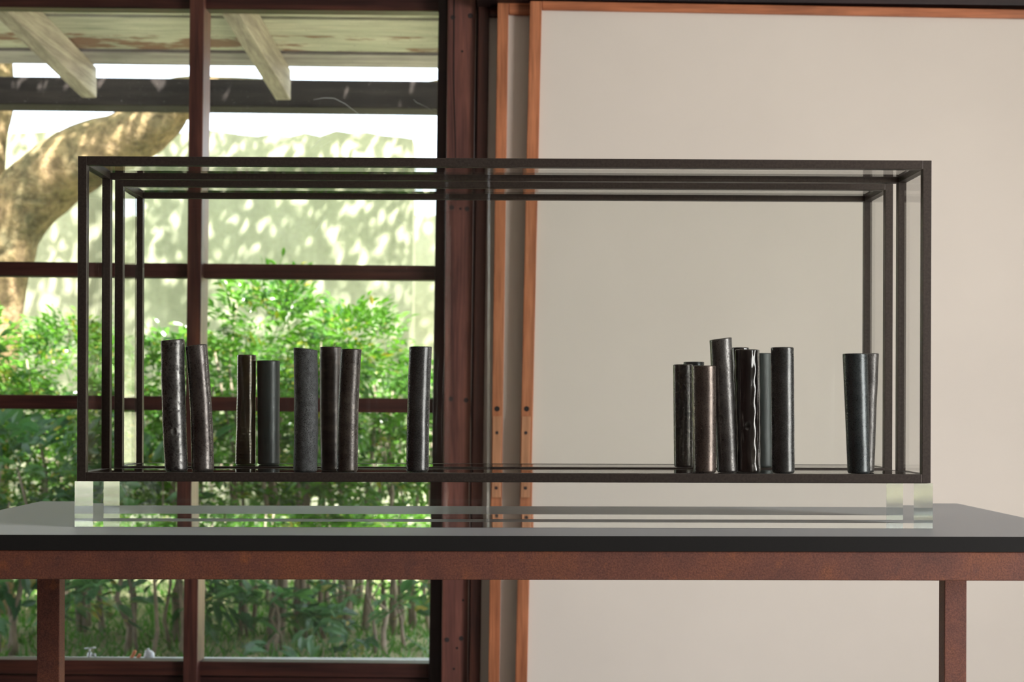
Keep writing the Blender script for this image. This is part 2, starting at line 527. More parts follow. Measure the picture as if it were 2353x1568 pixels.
post = empty('trim_1', (0, 0, 0), kind='structure')
upright('post', 1029, 1094, 1014, 1074, WY - 0.045, 0.14, M['post_v'], post, bev=0.003)
stud = disc_mesh(0.0062, 0.004)
for (x, y) in ((1041, 40), (1081, 36), (1038, 477), (1073, 480), (1036, 917), (1071, 920), (1027, 1471), (1060, 1468)):
    o = obj('wood_plug', stud, M['plug'], post)
    o.location = P(x, y, WY - 0.0464)
small_stud = disc_mesh(0.003, 0.003)
for (x, y) in ((1062, 118), (1058, 480), (1043, 1538), (1050, 1490), (1064, 1380)):
    o = obj('nail_hole', small_stud, M['hole'], post)
    o.location = P(x, y, WY - 0.0458)
cv = [P(1043.5, -20, WY - 0.0454), P(1042.5, 180, WY - 0.0454), P(1046.5, 330, WY - 0.0454), P(1046, 420, WY - 0.0454)]
vv, ff = tube(cv, [0.0017, 0.0015, 0.0013, 0.0004], 5)
obj('crack', mesh_from('crack', vv, ff), M['hole'], post)
tag(upright('trim_2', 1094, 1109, 1074, 1084, WY - 0.015, 0.11, M['blue_v']), kind='structure')
jamb = tag(upright('trim_3', 1109, 1125, 1084, 1100, WY - 0.005, 0.10, M['jamb_v']), kind='structure')
o = beam_px('latch_block', (1096, 922), (1106, 922), (1106, 957), (1095, 962), WY - 0.018, 0.012, M['pale_block'], jamb, 0.001)

# header over the panels and over the window
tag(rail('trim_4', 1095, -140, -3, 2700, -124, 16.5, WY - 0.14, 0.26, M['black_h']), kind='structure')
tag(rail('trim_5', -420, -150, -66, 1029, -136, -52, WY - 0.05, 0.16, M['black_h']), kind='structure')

def sliding_panel(name, xt0, xb0, xt1, xb1, w, Y, top, rail_h, canvas_y, mat_v, mat_h, hardware):
    """hanging screen: stile on the left, one off frame on the right, rails and stretched canvas"""
    d = empty(name, (0, 0, 0), kind='structure')
    upright('stile', xt0, xt0 + w, xb0, xb0 + w, Y, 0.030, mat_v, d, y0=top, y1=1712)
    upright('stile', xt1 - w, xt1, xb1 - w, xb1, Y, 0.030, mat_v, d, y0=top, y1=1712)
    yr0, yr1 = top, top + (xt1 - xt0) * 0.0173
    rail('top_rail', xt0 + w, yr0, yr0 + rail_h, xt1 - w, yr1, yr1 + rail_h, Y + 0.001, 0.028, mat_h, d)
    rail('bottom_rail', xb0 + w, 1680, 1712, xb1 - w, 1690, 1722, Y + 0.001, 0.028, mat_h, d)
    q = [(xt0 + w - 3, yr0 + rail_h - 6), (xt1 - w + 3, yr1 + rail_h - 6), (xb1 - w + 3, 1694), (xb0 + w - 3, 1686)]
    beam_px('canvas', q[0], q[1], q[2], q[3], Y + canvas_y, 0.004, M['canvas'], d, 0)
    if hardware:
        def at(y): return xt0 + (xb0 - xt0) * y / 1568.0
        hole = disc_mesh(0.0068, 0.002, 20)
        o = obj('finger_hole', hole, M['hole'], d)
        o.location = P(at(940) + w * 0.45, 940, Y - 0.0006)
        strip = beam_px('handle_strip', (at(957) + 2, 957), (at(957) + 22, 957), (at(1139) + 22, 1139), (at(1139) + 2, 1139), Y - 0.007, 0.0068, M['strip_v'], d, 0.001)
        sc = disc_mesh(0.0042, 0.002, 12)
        for yy in (995, 1117):
            o = obj('screw', sc, M['plug'], strip)
            o.location = P(at(yy) + 12, yy, Y - 0.0082)
    return d
sliding_panel('door_1', 1218, 1184, 2640, 2610, 27.5, WY - 0.14, 2, 20, 0.010, M['orange_v'], M['orange_h'], True)
sliding_panel('door_2', 1143.5, 1122, 2500, 2478, 25.5, WY - 0.104, 4, 28, 0.014, M['orange_v'], M['orange_h'], True)
sliding_panel('door_3', 1100, 1078, 2300, 2278, 25, WY - 0.066, 8, 30, 0.014, M['jamb_v'], M['dark_h'], False)
# wall closing the room above and right of the sliding panels
tag(box('wall_front', 1.30, 2.60, WY + 0.02, WY + 0.14, 0, 2.34, M['plaster']), kind='structure')

# ================================================================== eave outside the window
TILT = 0.0082
def roof_z(Y, x): return CAMZ + 1.172 - 0.097 * (Y - 4.9) - TILT * (x + 0.85)
eave = empty('eave', (0, 4.3, 2.2), kind='structure')
def world_part(name, verts, faces, mat, parent, bev=0.0, smooth=False):
    inv = parent.matrix_world.inverted()
    L = parent.location
    o = obj(name, mesh_from(name, [Vector(v) - L for v in verts], faces, smooth), mat, parent)
    if bev: bevel(o, bev)
    return o
edges = [3.87, 4.01, 4.16, 4.31, 4.451, 4.604, 4.767, 4.905]
pm = [M['plank'], M['plank'], M['plank'], M['plank'], M['plank'], M['plank_peel'], M['plank_grey']]
for i in range(7):
    ya, yb = edges[i] + 0.004, edges[i + 1] - 0.005
    drop = (0.0, 0.0, 0.006, 0.001, 0.006, 0.000, 0.007)[i]
    q = []
    for (x, Y) in ((-3.4, ya), (1.2, ya), (1.2, yb), (-3.4, yb)):
        q.append(Vector((x, Y, roof_z(Y, x) - drop)))
    v = q + [p + Vector((0, 0, 0.022)) for p in q]
    world_part('plank', v, [(3, 2, 1, 0), (4, 5, 6, 7), (0, 1, 5, 4), (1, 2, 6, 5), (2, 3, 7, 6), (3, 0, 4, 7)], pm[i], eave, 0.002)
q = [Vector((x, Y, roof_z(Y, x) + 0.024)) for (x, Y) in ((-3.4, 3.80), (1.2, 3.80), (1.2, 4.88), (-3.4, 4.88))]
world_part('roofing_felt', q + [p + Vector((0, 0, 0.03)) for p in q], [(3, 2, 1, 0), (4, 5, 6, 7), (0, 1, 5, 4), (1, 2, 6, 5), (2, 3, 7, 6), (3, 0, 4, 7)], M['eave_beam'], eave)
for xe in (-2.146, -1.472, -0.798, -0.124):
    v = []
    for Y in (3.80, 4.93):
        xc = xe + 0.031 * (Y - 4.93)
        zt = roof_z(Y, xc) - 0.0072
        zb = zt - 0.106
        v += [Vector((xc - 0.026, Y, zb)), Vector((xc + 0.026, Y, zb)), Vector((xc + 0.026, Y, zt)), Vector((xc - 0.026, Y, zt))]
    world_part('rafter', v, [(0, 1, 2, 3), (7, 6, 5, 4), (0, 4, 5, 1), (1, 5, 6, 2), (2, 6, 7, 3), (3, 7, 4, 0)], M['rafter'], eave, 0.003)

pergola = empty('pergola_beam', (-1.3, 5.2, 0))
tag(pergola, 'dark weathered beam running across beyond the rafter ends', 'beam')
q = []
for x in (-3.5, 1.1):
    dz = -TILT * (x + 0.92)
    q.append((x, CAMZ + 1.088 + dz, CAMZ + 1.190 + dz))
v = [(q[0][0], 5.2, q[0][1]), (q[1][0], 5.2, q[1][1]), (q[1][0], 5.2, q[1][2]), (q[0][0], 5.2, q[0][2])]
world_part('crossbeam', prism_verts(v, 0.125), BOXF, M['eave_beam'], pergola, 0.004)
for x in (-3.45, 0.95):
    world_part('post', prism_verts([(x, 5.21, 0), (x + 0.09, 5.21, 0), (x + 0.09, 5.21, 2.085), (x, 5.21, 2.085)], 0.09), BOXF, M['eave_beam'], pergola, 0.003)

# ================================================================== table
YAW = R(0.68)
T = empty('display_table', (0.0, 2.19, 0.0), YAW)
tag(T, 'long rusted steel table with a thick black top', 'table')
TZ = 0.8264
top = box('table_top', -0.828, 0.797, -0.315, 0.324, TZ - 0.0201, TZ, M['table_top'], T, 0.0004)
for e in ((-0.829, 0.798, -0.3162, -0.3151), (-0.829, 0.798, 0.3241, 0.3252), (-0.8292, -0.8281, -0.315, 0.324), (0.7971, 0.7982, -0.315, 0.324)):
    box('edge_band', e[0], e[1], e[2], e[3], TZ - 0.0201, TZ - 0.0003, M['edge_band'], top)
for (ya, yb) in ((-0.314, -0.276), (0.285, 0.323)):
    box('rail', -0.826, 0.795, ya, yb, TZ - 0.0201 - 0.0385, TZ - 0.0204, M['rust'], T, 0.0012)
for xa in (-0.826, 0.757):
    box('end_rail', xa, xa + 0.038, -0.2755, 0.2845, TZ - 0.0586, TZ - 0.0204, M['rust'], T, 0.0012)
for (px0, px1) in ((85, 137), (2171, 2221)):
    xc = ((px0 + px1) / 2 + 5 - CX) / F * 2.175
    # the crossbar under the top, the upright and its floor plate form each trestle
    box('cross_bar', xc - 0.0172, xc + 0.0172, -0.2755, 0.2845, TZ - 0.0590, TZ - 0.0210, M['rust'], T, 0.001)
    box('leg', xc - 0.0172, xc + 0.0172, -0.015, 0.013, 0.012, TZ - 0.0592, M['rust'], T, 0.0012)
    box('foot_plate', xc - 0.035, xc + 0.035, -0.26, 0.27, 0.0005, 0.012, M['rust'], T, 0.001)
    s = 1 if px0 < 1000 else -1
    b = obj('leveller', None, None, T) if False else None
    vv, ff = tube([(xc + s * 0.024, -0.285, TZ - 0.0610), (xc + s * 0.024, -0.285, TZ - 0.0587)], [0.009, 0.010], 18)
    obj('bolt_head', mesh_from('bolt_head', vv, ff), M['galv'], T)

# ================================================================== acrylic plinths and vitrines
VW, VD, VH, BAR = 0.6010, 0.1350, 0.4560, 0.0123
PL_H = 0.0636
VX, VY = -0.0090, 1.997
ax, ay = Vector((math.cos(YAW), math.sin(YAW), 0)), Vector((-math.sin(YAW), math.cos(YAW), 0))
def vloc(x, y, z=0.0):
    return Vector((VX, VY, 0)) + ax * x + ay * y + Vector((0, 0, z))
FLOOR_Z = TZ + 0.0004 + PL_H + 0.0004 + BAR
for k, (dy, where) in enumerate(((0.0, 'front'), (0.194, 'rear'))):
    pl = obj('acrylic_plinth', box_mesh(-VW - 0.0025, VW + 0.0025, 0.0, VD + 0.004, 0, PL_H), M['acrylic'])
    pl.data.materials.append(M['acrylic_end'])
    for fi in (3, 5): pl.data.polygons[fi].material_index = 1
    pl.location = vloc(0, dy - 0.0015, TZ + 0.0004)
    pl.rotation_euler = (0, 0, YAW)
    tag(pl, 'solid clear acrylic block under the front glass case' if k == 0 else 'solid clear acrylic block under the rear glass case', 'plinth', 'clear acrylic plinths on the table')
    V = empty('glass_vitrine', vloc(0, dy, TZ + 0.0004 + PL_H + 0.0004), YAW)
    tag(V, 'long black-framed glass case nearest the table\'s front edge, on clear acrylic' if k == 0 else 'long black-framed glass case standing behind the front one', 'display case', 'glass vitrines on the table')
    w, d, h, b = VW, VD, VH, BAR
    bv = 0.0005
    for x0 in (-w, w - b):
        for y0 in (0, d - b):
            box('frame_bar', x0, x0 + b, y0, y0 + b, 0, h, M['frame_metal'], V, bv)
    for z0 in (0, h - b):
        for y0 in (0, d - b):
            box('frame_bar', -w + b, w - b, y0, y0 + b, z0, z0 + b, M['frame_metal'], V, bv)
        for x0 in (-w, w - b):
            box('frame_bar', x0, x0 + b, b, d - b, z0, z0 + b, M['frame_metal'], V, bv)
    g = 0.004
    i0 = b * 0.5
    box('glass_pane', -w + b, w - b, i0 - 0.002, i0 + 0.002, b, h - b, M['pane'], V)
    box('glass_pane', -w + b, w - b, d - i0 - 0.002, d - i0 + 0.002, b, h - b, M['pane'], V)
    box('glass_pane', -w + 0.0036, -w + 0.0076, b, d - b, b, h - b, M['pane'], V)
    box('glass_pane', w - 0.0076, w - 0.0036, b, d - b, b, h - b, M['pane'], V)
    box('glass_pane', -w + b, w - b, b, d - b, h - 0.0078, h - 0.0038, M['pane'], V)
    box('glass_floor', -w + b, w - b, b, d - b, b - 0.005, b - 0.0003, M['pane'], V)

# ================================================================== ceramic cylinders
def pot_material(name, c0, c1, c2, rough, metal, scale, spot, spot_col, spot_scale=90, bmp=0.25, streak=1.0, spec=0.6, coat=0.0):
    m, nt, out = new_mat(name)
    b = principled(nt, out, rough, metal, spec)
    v = coords(nt, (1, 1, streak))
    n1 = noise(nt, v, scale, 5, 0.6)
    n2 = noise(nt, coords(nt), spot_scale, 3, 0.55)
    n3 = noise(nt, coords(nt), 900, 2, 0.6)
    c = ramp(nt, n1, [(0.3, c0), (0.5, c1), (0.72, c2)])
    sp = ramp(nt, n2, [(spot, 0.0), (spot + 0.05, 1.0)])
    c = mixc(nt, sp, c, spot_col)
    nt.links.new(c, b.inputs['Base Color'])
    r = nt.nodes.new('ShaderNodeMapRange')
    r.inputs[1].default_value, r.inputs[2].default_value = 0.3, 0.7
    r.inputs[3].default_value, r.inputs[4].default_value = max(0.04, rough - 0.10), rough + 0.12
    nt.links.new(n2, r.inputs[0])
    nt.links.new(r.outputs[0], b.inputs['Roughness'])
    b.inputs['Coat Weight'].default_value = coat
    b.inputs['Coat Roughness'].default_value = 0.05
    ad = nt.nodes.new('ShaderNodeMath'); ad.operation = 'MULTIPLY_ADD'
    ad.inputs[1].default_value = 0.35
    nt.links.new(n3, ad.inputs[0]); nt.links.new(n2, ad.inputs[2])
    if bmp: bump(nt, b, ad.outputs[0], bmp, 0.0008)
    return m

PM = {
 'speckle': pot_material('pewter_glaze_black_flecks', (0.028, 0.027, 0.025), (0.075, 0.073, 0.068), (0.16, 0.155, 0.147), 0.30, 0.6, 60, 0.56, (0.018, 0.016, 0.015), 170, 0.15, 0.6),
 'speckle_fine': pot_material('brown_pewter_glaze_fine_flecks', (0.035, 0.029, 0.026), (0.07, 0.06, 0.054), (0.12, 0.11, 0.10), 0.30, 0.6, 40, 0.60, (0.02, 0.014, 0.012), 300, 0.15, 0.5),
 'gloss_bronze': pot_material('glossy_black_bronze_glaze', (0.012, 0.009, 0.005), (0.035, 0.026, 0.012), (0.08, 0.062, 0.03), 0.12, 0.55, 30, 0.7, (0.01, 0.01, 0.01), 60, 0.5, 3.0, coat=0.5),
 'matte_green': pot_material('matte_dark_green_glaze', (0.013, 0.022, 0.021), (0.016, 0.026, 0.025), (0.021, 0.031, 0.030), 0.40, 0.1, 20, 0.75, (0.03, 0.03, 0.03), 400, 0.05, 1.0),
 'dry_grey': pot_material('dry_grey_stoneware', (0.030, 0.032, 0.032), (0.058, 0.062, 0.063), (0.095, 0.10, 0.10), 0.58, 0.2, 110, 0.56, (0.018, 0.02, 0.02), 700, 0.8, 1.0, 0.4),
 'satin_brown': pot_material('satin_brown_black_glaze', (0.022, 0.018, 0.015), (0.046, 0.038, 0.031), (0.085, 0.07, 0.055), 0.38, 0.35, 25, 0.66, (0.02, 0.015, 0.012), 300, 0.35, 2.2),
 'crackle_brown': pot_material('flecked_brown_black_glaze', (0.022, 0.018, 0.015), (0.045, 0.037, 0.030), (0.08, 0.068, 0.055), 0.32, 0.4, 45, 0.6, (0.015, 0.011, 0.010), 420, 0.3, 1.4),
 'ringed': pot_material('dark_satin_glaze_with_fine_rings', (0.022, 0.023, 0.022), (0.038, 0.039, 0.037), (0.065, 0.065, 0.062), 0.26, 0.45, 50, 0.60, (0.030, 0.030, 0.029), 700, 0.10, 1.0),
 'bronze': pot_material('satin_bronze_glaze', (0.045, 0.034, 0.027), (0.085, 0.067, 0.056), (0.13, 0.10, 0.085), 0.30, 0.65, 45, 0.62, (0.055, 0.042, 0.034), 600, 0.06, 0.5),
 'dark_bronze': pot_material('smooth_dark_bronze_glaze', (0.02, 0.018, 0.016), (0.036, 0.031, 0.026), (0.058, 0.05, 0.04), 0.22, 0.5, 25, 0.75, (0.02, 0.02, 0.02), 200, 0.03, 0.3),
 'pewter': pot_material('pitted_pewter_glaze', (0.035, 0.034, 0.032), (0.068, 0.064, 0.06), (0.115, 0.11, 0.104), 0.33, 0.6, 38, 0.58, (0.025, 0.022, 0.020), 480, 0.28, 0.8),
 'black_gloss': pot_material('wet_black_glaze', (0.004, 0.004, 0.004), (0.010, 0.009, 0.008), (0.04, 0.034, 0.027), 0.14, 0.1, 40, 0.8, (0.01, 0.01, 0.01), 80, 0.12, 0.25, coat=0.35),
 'teal': pot_material('matte_teal_grey_glaze', (0.018, 0.027, 0.025), (0.026, 0.037, 0.034), (0.036, 0.048, 0.044), 0.5, 0.1, 30, 0.75, (0.05, 0.07, 0.07), 500, 0.04, 0.5),
 'dark_teal': pot_material('dark_blue_green_satin_glaze', (0.013, 0.018, 0.019), (0.022, 0.029, 0.030), (0.04, 0.048, 0.05), 0.30, 0.35, 25, 0.68, (0.022, 0.029, 0.030), 600, 0.06, 1.6),
}

def make_pot(name, top, bot, Y, mat, label, rim_slope=0.0, wob=0.0, facet=0.0, rib=0.0, bulge=0.0, stamp=None, seed=0, bend=0.0):
    """hollow thrown cylinder; top / bot = (x0, x1, y) in photo pixels at distance Y"""
    rng = random.Random(seed * 17 + 5)
    NA, NZ = 88, 150
    T0 = P((top[0] + top[1]) / 2, top[2], Y)
    B0 = P((bot[0] + bot[1]) / 2, bot[2], Y)
    B0.z = FLOOR_Z + 0.0002
    rt = (top[1] - top[0]) / 2 / F * Y
    rb = (bot[1] - bot[0]) / 2 / F * Y
    H = T0.z - B0.z
    dx = T0.x - B0.x
    dyl = rng.uniform(-0.004, 0.004)
    ph = [rng.uniform(0, 6.28) for _ in range(12)]
    a = np.linspace(0, 2 * np.pi, NA, endpoint=False)
    t = np.linspace(0, 1, NZ)
    A, Tt = np.meshgrid(a, t)
    rad = rb + (rt - rb) * Tt
    rad = rad * (1 + bulge * np.sin(np.pi * Tt))
    rad = rad * (1 + wob * (np.sin(2 * A + ph[0] + 2.4 * Tt) * 0.8 + np.sin(7 * Tt + ph[1]) * 0.6 + np.sin(15 * Tt + 3 * A + ph[2]) * 0.35 + np.sin(23 * Tt - 2 * A + ph[3]) * 0.25))
    if facet:
        rad = rad * (1 + facet * (np.abs(np.sin(4 * A + ph[4] + 0.6 * np.sin(5 * Tt + ph[5]))) - 0.5) + facet * 0.4 * np.sin(38 * Tt + ph[6] + 2 * np.sin(3 * A)))
    if rib:
        rad = rad * (1 + rib * np.sin(2 * np.pi * 34 * Tt + 0.7 * np.sin(A + ph[7])))
    # softened foot
    hz = Tt * H
    rad = rad - np.where(hz < 0.0022, (0.0022 - hz) * 0.55, 0)
    if stamp:
        sa, stt = R(stamp[0]), stamp[1]
        da = (A - sa + np.pi) % (2 * np.pi) - np.pi
        ux, uz = da * rb / 0.0030, (Tt - stt) * H / 0.0048
        q = ux ** 2 + uz ** 2
        rad = rad - 0.0013 * np.exp(-q ** 2) + 0.0005 * np.exp(-((np.sqrt(q) - 1.35) / 0.35) ** 2)
    cxv = B0.x * 0 + dx * Tt + bend * H * np.sin(np.pi * Tt)
    cyv = dyl * Tt
    X = cxv + rad * np.cos(A)
    Yv = cyv + rad * np.sin(A)
    Z = Tt * H + rim_slope * H * 0.0085 * np.cos(A) * Tt ** 8
    outer = np.stack([X, Yv, Z], -1).reshape(-1, 3)
    # inside wall goes down from the lip
    wall = 0.0019
    NI = 14
    ti = np.linspace(1, 0.55, NI)
    Ai, Ti = np.meshgrid(a, ti)
    idx = np.clip((Ti * (NZ - 1)).astype(int), 0, NZ - 1)
    col = np.broadcast_to(np.arange(NA), idx.shape)
    ri = rad[idx, col] - wall
    ri[0] = rad[-1] - wall * 0.55
    Zi = Ti * H
    Zi[0] = Z[-1] + 0.0006
    Zi[1] = Z[-1] - 0.0008
    cxi = cxv[idx, col]
    inner = np.stack([cxi + ri * np.cos(Ai), dyl * Ti + ri * np.sin(Ai), Zi], -1).reshape(-1, 3)
    verts = np.concatenate([outer, inner], 0)
    n_rows = NZ + NI
    i = np.arange(n_rows - 1)[:, None] * NA
    k = np.arange(NA)[None, :]
    k2 = (k + 1) % NA
    quads = np.stack([i + k, i + k2, i + NA + k2, i + NA + k], -1).reshape(-1, 4)
    faces = quads.tolist()
    faces.append(list(range(NA - 1, -1, -1)))
    faces.append([(n_rows - 1) * NA + j for j in range(NA)])
    me = mesh_from(name, verts.tolist(), faces, True)
    o = obj(name, me, mat)
    o.location = B0
    tag(o, label, 'vase', 'dark ceramic cylinders in the glass cases')
    return o

POTS = [
 ((370, 423, 783), (379, 432, 1085), 2.040, 'speckle', 'pewter-grey ceramic cylinder with black flecks, leftmost of all', dict(wob=0.016, rim_slope=0.8, stamp=(-82, 0.30), bend=-0.006)),
 ((425, 474, 795), (441, 491, 1084), 2.048, 'speckle_fine', 'leaning brown-pewter cylinder right beside the leftmost speckled one', dict(wob=0.010, rim_slope=1.4, bend=0.012)),
 ((546, 589, 817), (541, 587, 1070), 2.262, 'gloss_bronze', 'thin glossy black-bronze cylinder with a ribbed uneven wall, left half', dict(wob=0.022, rib=0.010, stamp=(-88, 0.30))),
 ((590, 642, 830), (593, 642, 1070), 2.262, 'matte_green', 'smooth matte dark green cylinder, shortest one in the left group', dict(wob=0.003)),
 ((675, 730, 803), (674, 729, 1088), 2.026, 'dry_grey', 'rough dry grey cylinder with a sloping rim, widest in the left group', dict(wob=0.012, rim_slope=-1.2, stamp=(-42, 0.31), bend=0.006)),
 ((736, 785, 799), (738, 786, 1083), 2.072, 'satin_brown', 'brown-black cylinder half hidden behind the flecked bent one, left group', dict(wob=0.008, bend=-0.004)),
 ((784, 831, 804), (773, 822, 1087), 2.030, 'crackle_brown', 'bent flecked brown-black cylinder leaning right, in the left group', dict(wob=0.012, bend=-0.008)),
 ((940, 992, 798), (933, 985, 1084), 2.040, 'ringed', 'dark satin cylinder standing alone near the window\'s right edge', dict(wob=0.010, bend=-0.004)),
 ((1547, 1592, 839), (1549, 1593, 1074), 2.218, 'dark_bronze', 'smooth dark bronze short cylinder, leftmost in the right group', dict(wob=0.004, stamp=(-110, 0.35))),
 ((1571, 1618, 833), (1573, 1619, 1070), 2.278, 'dark_teal', 'dark cylinder showing only its rim behind two short bronze ones', dict(wob=0.004)),
 ((1590, 1645, 842), (1593, 1645, 1087), 2.030, 'bronze', 'short satin bronze cylinder at the front of the right group', dict(wob=0.006, bulge=0.01)),
 ((1630, 1681, 780), (1648, 1695, 1085), 2.046, 'pewter', 'tall pitted pewter cylinder leaning left, tallest in the right group', dict(wob=0.007, rim_slope=1.2, stamp=(-120, 0.40))),
 ((1682, 1721, 800), (1690, 1738, 1081), 2.096, 'black_gloss', 'glossy black cylinder mostly hidden behind the wet black faceted one', dict(wob=0.01, facet=0.02)),
 ((1690, 1744, 805), (1696, 1747, 1085), 2.044, 'black_gloss', 'wet-looking glossy black cylinder with a faceted wavy wall', dict(wob=0.008, facet=0.035, stamp=(-105, 0.38))),
 ((1727, 1775, 813), (1729, 1776, 1075), 2.216, 'teal', 'matte teal-grey cylinder half hidden in the right group', dict(wob=0.003)),
 ((1771, 1823, 800), (1774, 1826, 1088), 2.028, 'ringed', 'tall dark satin cylinder at the right end of the right group', dict(wob=0.008, bulge=-0.01)),
 ((1938, 1994, 814), (1948, 1999, 1087), 2.030, 'dark_teal', 'tapering blue-black cylinder, wider at its rim, near the case\'s right end', dict(wob=0.006)),
 ((1968, 2018, 814), (1960, 2008, 1085), 2.074, 'pewter', 'lumpy pewter cylinder half hidden behind the tapering blue-black one', dict(wob=0.016)),
]
for i, (tp, bt, Y, mk, lab, kw) in enumerate(POTS):
    make_pot('ceramic_cylinder', tp, bt, Y, PM[mk], lab, seed=i, **kw)

# ================================================================== garden
tag(box('ground', -14, 14, 3.87, 30, -0.30, -0.02, M['ground']), kind='structure')
tag(box('terrace', -14, 14, -14, -2.63, -0.30, -0.13, M['paving']), kind='structure')

# concrete garden walls
GY = 8.2
def slab_wall(name, x0, x1, y0, y1, z1, label, seed, dz=0.0):
    rng = random.Random(seed)
    n = 60
    v, f = [], []
    for i in range(n + 1):
        x = x0 + (x1 - x0) * i / n
        z = z1 - TILT * (x - x1) * dz + rng.uniform(-0.016, 0.016) + 0.02 * math.sin(i * 0.7) * rng.random()
        xx = x + (rng.uniform(-0.01, 0.01) if i in (0, n) else 0)
        v += [(xx, y0, -0.05), (xx, y0, z), (xx, y1, z + rng.uniform(-0.01, 0.01)), (xx, y1, -0.05)]
    for i in range(n):
        a, b = i * 4, i * 4 + 4
        f += [(a, b, b + 1, a + 1), (a + 1, b + 1, b + 2, a + 2), (a + 2, b + 2, b + 3, a + 3), (a + 3, b + 3, b, a)]
    f += [(0, 1, 2, 3), (n * 4 + 3, n * 4 + 2, n * 4 + 1, n * 4)]
    o = obj(name, mesh_from(name, v, f), M['concrete'])
    tag(o, label, 'wall')
    return o
xr = (950 - CX) / F * GY
slab_wall('garden_wall', -6.0, xr, GY, GY + 0.20, CAMZ + (HY - 312) / F * GY, 'tall mossy concrete slab wall dappled with sun behind the shrubs', 3, 1.0)
slab_wall('garden_wall', -0.75, 4.0, 10.2, 10.4, CAMZ + (HY - 500) / F * 10.2, 'lower concrete wall seen past the end of the tall slab', 5)

# tree: trunk and limb
tree = empty('garden_tree', (-2.75, 6.9, 0))
tag(tree, 'tree with a thick tan trunk and arching limb left of the shrubs', 'tree')
def rough_tube(path, radii, n, seed, amp):
    # resample smoothly
    pts = [Vector(p) for p in path]
    out, rr = [], []
    for i in range(len(pts) - 1):
        p0, p1, p2, p3 = pts[max(i - 1, 0)], pts[i], pts[i + 1], pts[min(i + 2, len(pts) - 1)]
        for s in range(8):
            t = s / 8
            out.append(0.5 * ((2 * p1) + (-p0 + p2) * t + (2 * p0 - 5 * p1 + 4 * p2 - p3) * t * t + (-p0 + 3 * p1 - 3 * p2 + p3) * t ** 3))
            rr.append(radii[i] + (radii[i + 1] - radii[i]) * t)
    out.append(pts[-1]); rr.append(radii[-1])
    v, f = tube(out, rr, n)
    rng = random.Random(seed)
    ph = [rng.uniform(0, 6.28) for _ in range(6)]
    res = []
    for j, p in enumerate(v):
        i, k = divmod(j, n)
        a = 2 * math.pi * k / n
        c = out[i]
        s = 1 + amp * (0.6 * math.sin(2 * a + i * 0.23 + ph[0]) + 0.5 * math.sin(3 * a - i * 0.37 + ph[1]) + 0.4 * math.sin(i * 0.55 + ph[2]) + 0.25 * math.sin(5 * a + i * 0.9 + ph[3]) + rng.uniform(-0.15, 0.15))
        res.append(c + (p - c) * s)
    return res, f
TYY = 6.9
def tp(px, py, Y=TYY): return P(px, py, Y)
base = tp(-70, 1400); base.z = -0.05
limb = [base, tp(-62, 1150), tp(-45, 900), tp(-22, 720), tp(-2, 600), tp(34, 505), tp(98, 425, 6.85), tp(190, 362, 6.8), tp(290, 318, 6.75), tp(358, 276, 6.7), tp(425, 224, 6.65), tp(620, 214, 6.6), tp(850, 222, 6.6), tp(1060, 200, 6.6), tp(1150, 60, 6.7), tp(1180, -220, 6.8)]
rad = [0.22, 0.17, 0.155, 0.15, 0.15, 0.16, 0.165, 0.15, 0.135, 0.125, 0.095, 0.062, 0.06, 0.065, 0.06, 0.04]
v, f = rough_tube(limb, rad, 22, 4, 0.05)
world_part('trunk', v, f, M['bark'], tree, 0, True)
sub = [tp(-20, 640), tp(-40, 480), tp(-30, 330), tp(-8, 200), tp(-30, 0), tp(-120, -250), tp(-180, -500)]
v, f = rough_tube(sub, [0.13, 0.105, 0.09, 0.08, 0.08, 0.07, 0.05], 16, 9, 0.05)
world_part('limb', v, f, M['bark'], tree, 0, True)
sub = [tp(10, 560), tp(-5, 470, 6.8), tp(30, 400, 6.7), tp(20, 385, 6.6)]

# crown above the frame: it throws the dapples on the concrete
rng = random.Random(21)
cv, cf = [], []
def leaf_quad(c, L, wd, rng, V, Fc):
    d = Vector((rng.gauss(0, 1), rng.gauss(0, 1), rng.gauss(0, 0.5))).normalized()
    u = d.cross(Vector((rng.gauss(0, 0.4), rng.gauss(0, 0.4), 1))).normalized()
    n0 = len(V)
    V += [c - d * L * 0.5, c + u * wd * 0.5, c + d * L * 0.5, c - u * wd * 0.5]
    Fc.append((n0, n0 + 1, n0 + 2, n0 + 3))
CLUMPS = []
for _ in range(265):
    CLUMPS.append((rng.uniform(-5.4, 0.25), rng.uniform(5.75, 7.5), rng.uniform(0.05, 1.3)))
for _ in range(90):  # unseen clumps added farther back to shade the lower garden wall
    CLUMPS.append((rng.uniform(-0.9, 2.4), rng.uniform(8.3, 9.3), rng.uniform(0.05, 0.8)))
for (x, y, dz) in CLUMPS:
    rx = rng.uniform(0.14, 0.36)
    z = 1.1 + 0.2423 * y + dz
    for _ in range(int(rx * 200)):
        c = Vector((x + rng.gauss(0, rx), y + rng.gauss(0, rx * 0.6), z + rng.gauss(0, rx * 0.35)))
        if c.z < 1.06 + 0.2423 * c.y or c.y < 5.6: continue
        leaf_quad(c, rng.uniform(0.06, 0.11), rng.uniform(0.035, 0.06), rng, cv, cf)
for _ in range(6000):      # unseen leaf strip added above the roof edge to shade the crossbeam
    y = rng.uniform(4.35, 4.86)
    c = Vector((rng.uniform(-3.8, 1.2), y, rng.uniform(2.36, 2.92)))
    leaf_quad(c, rng.uniform(0.08, 0.13), rng.uniform(0.05, 0.07), rng, cv, cf)
fo = world_part('foliage', cv, cf, M['canopy'], tree)
fo['kind'] = 'stuff'

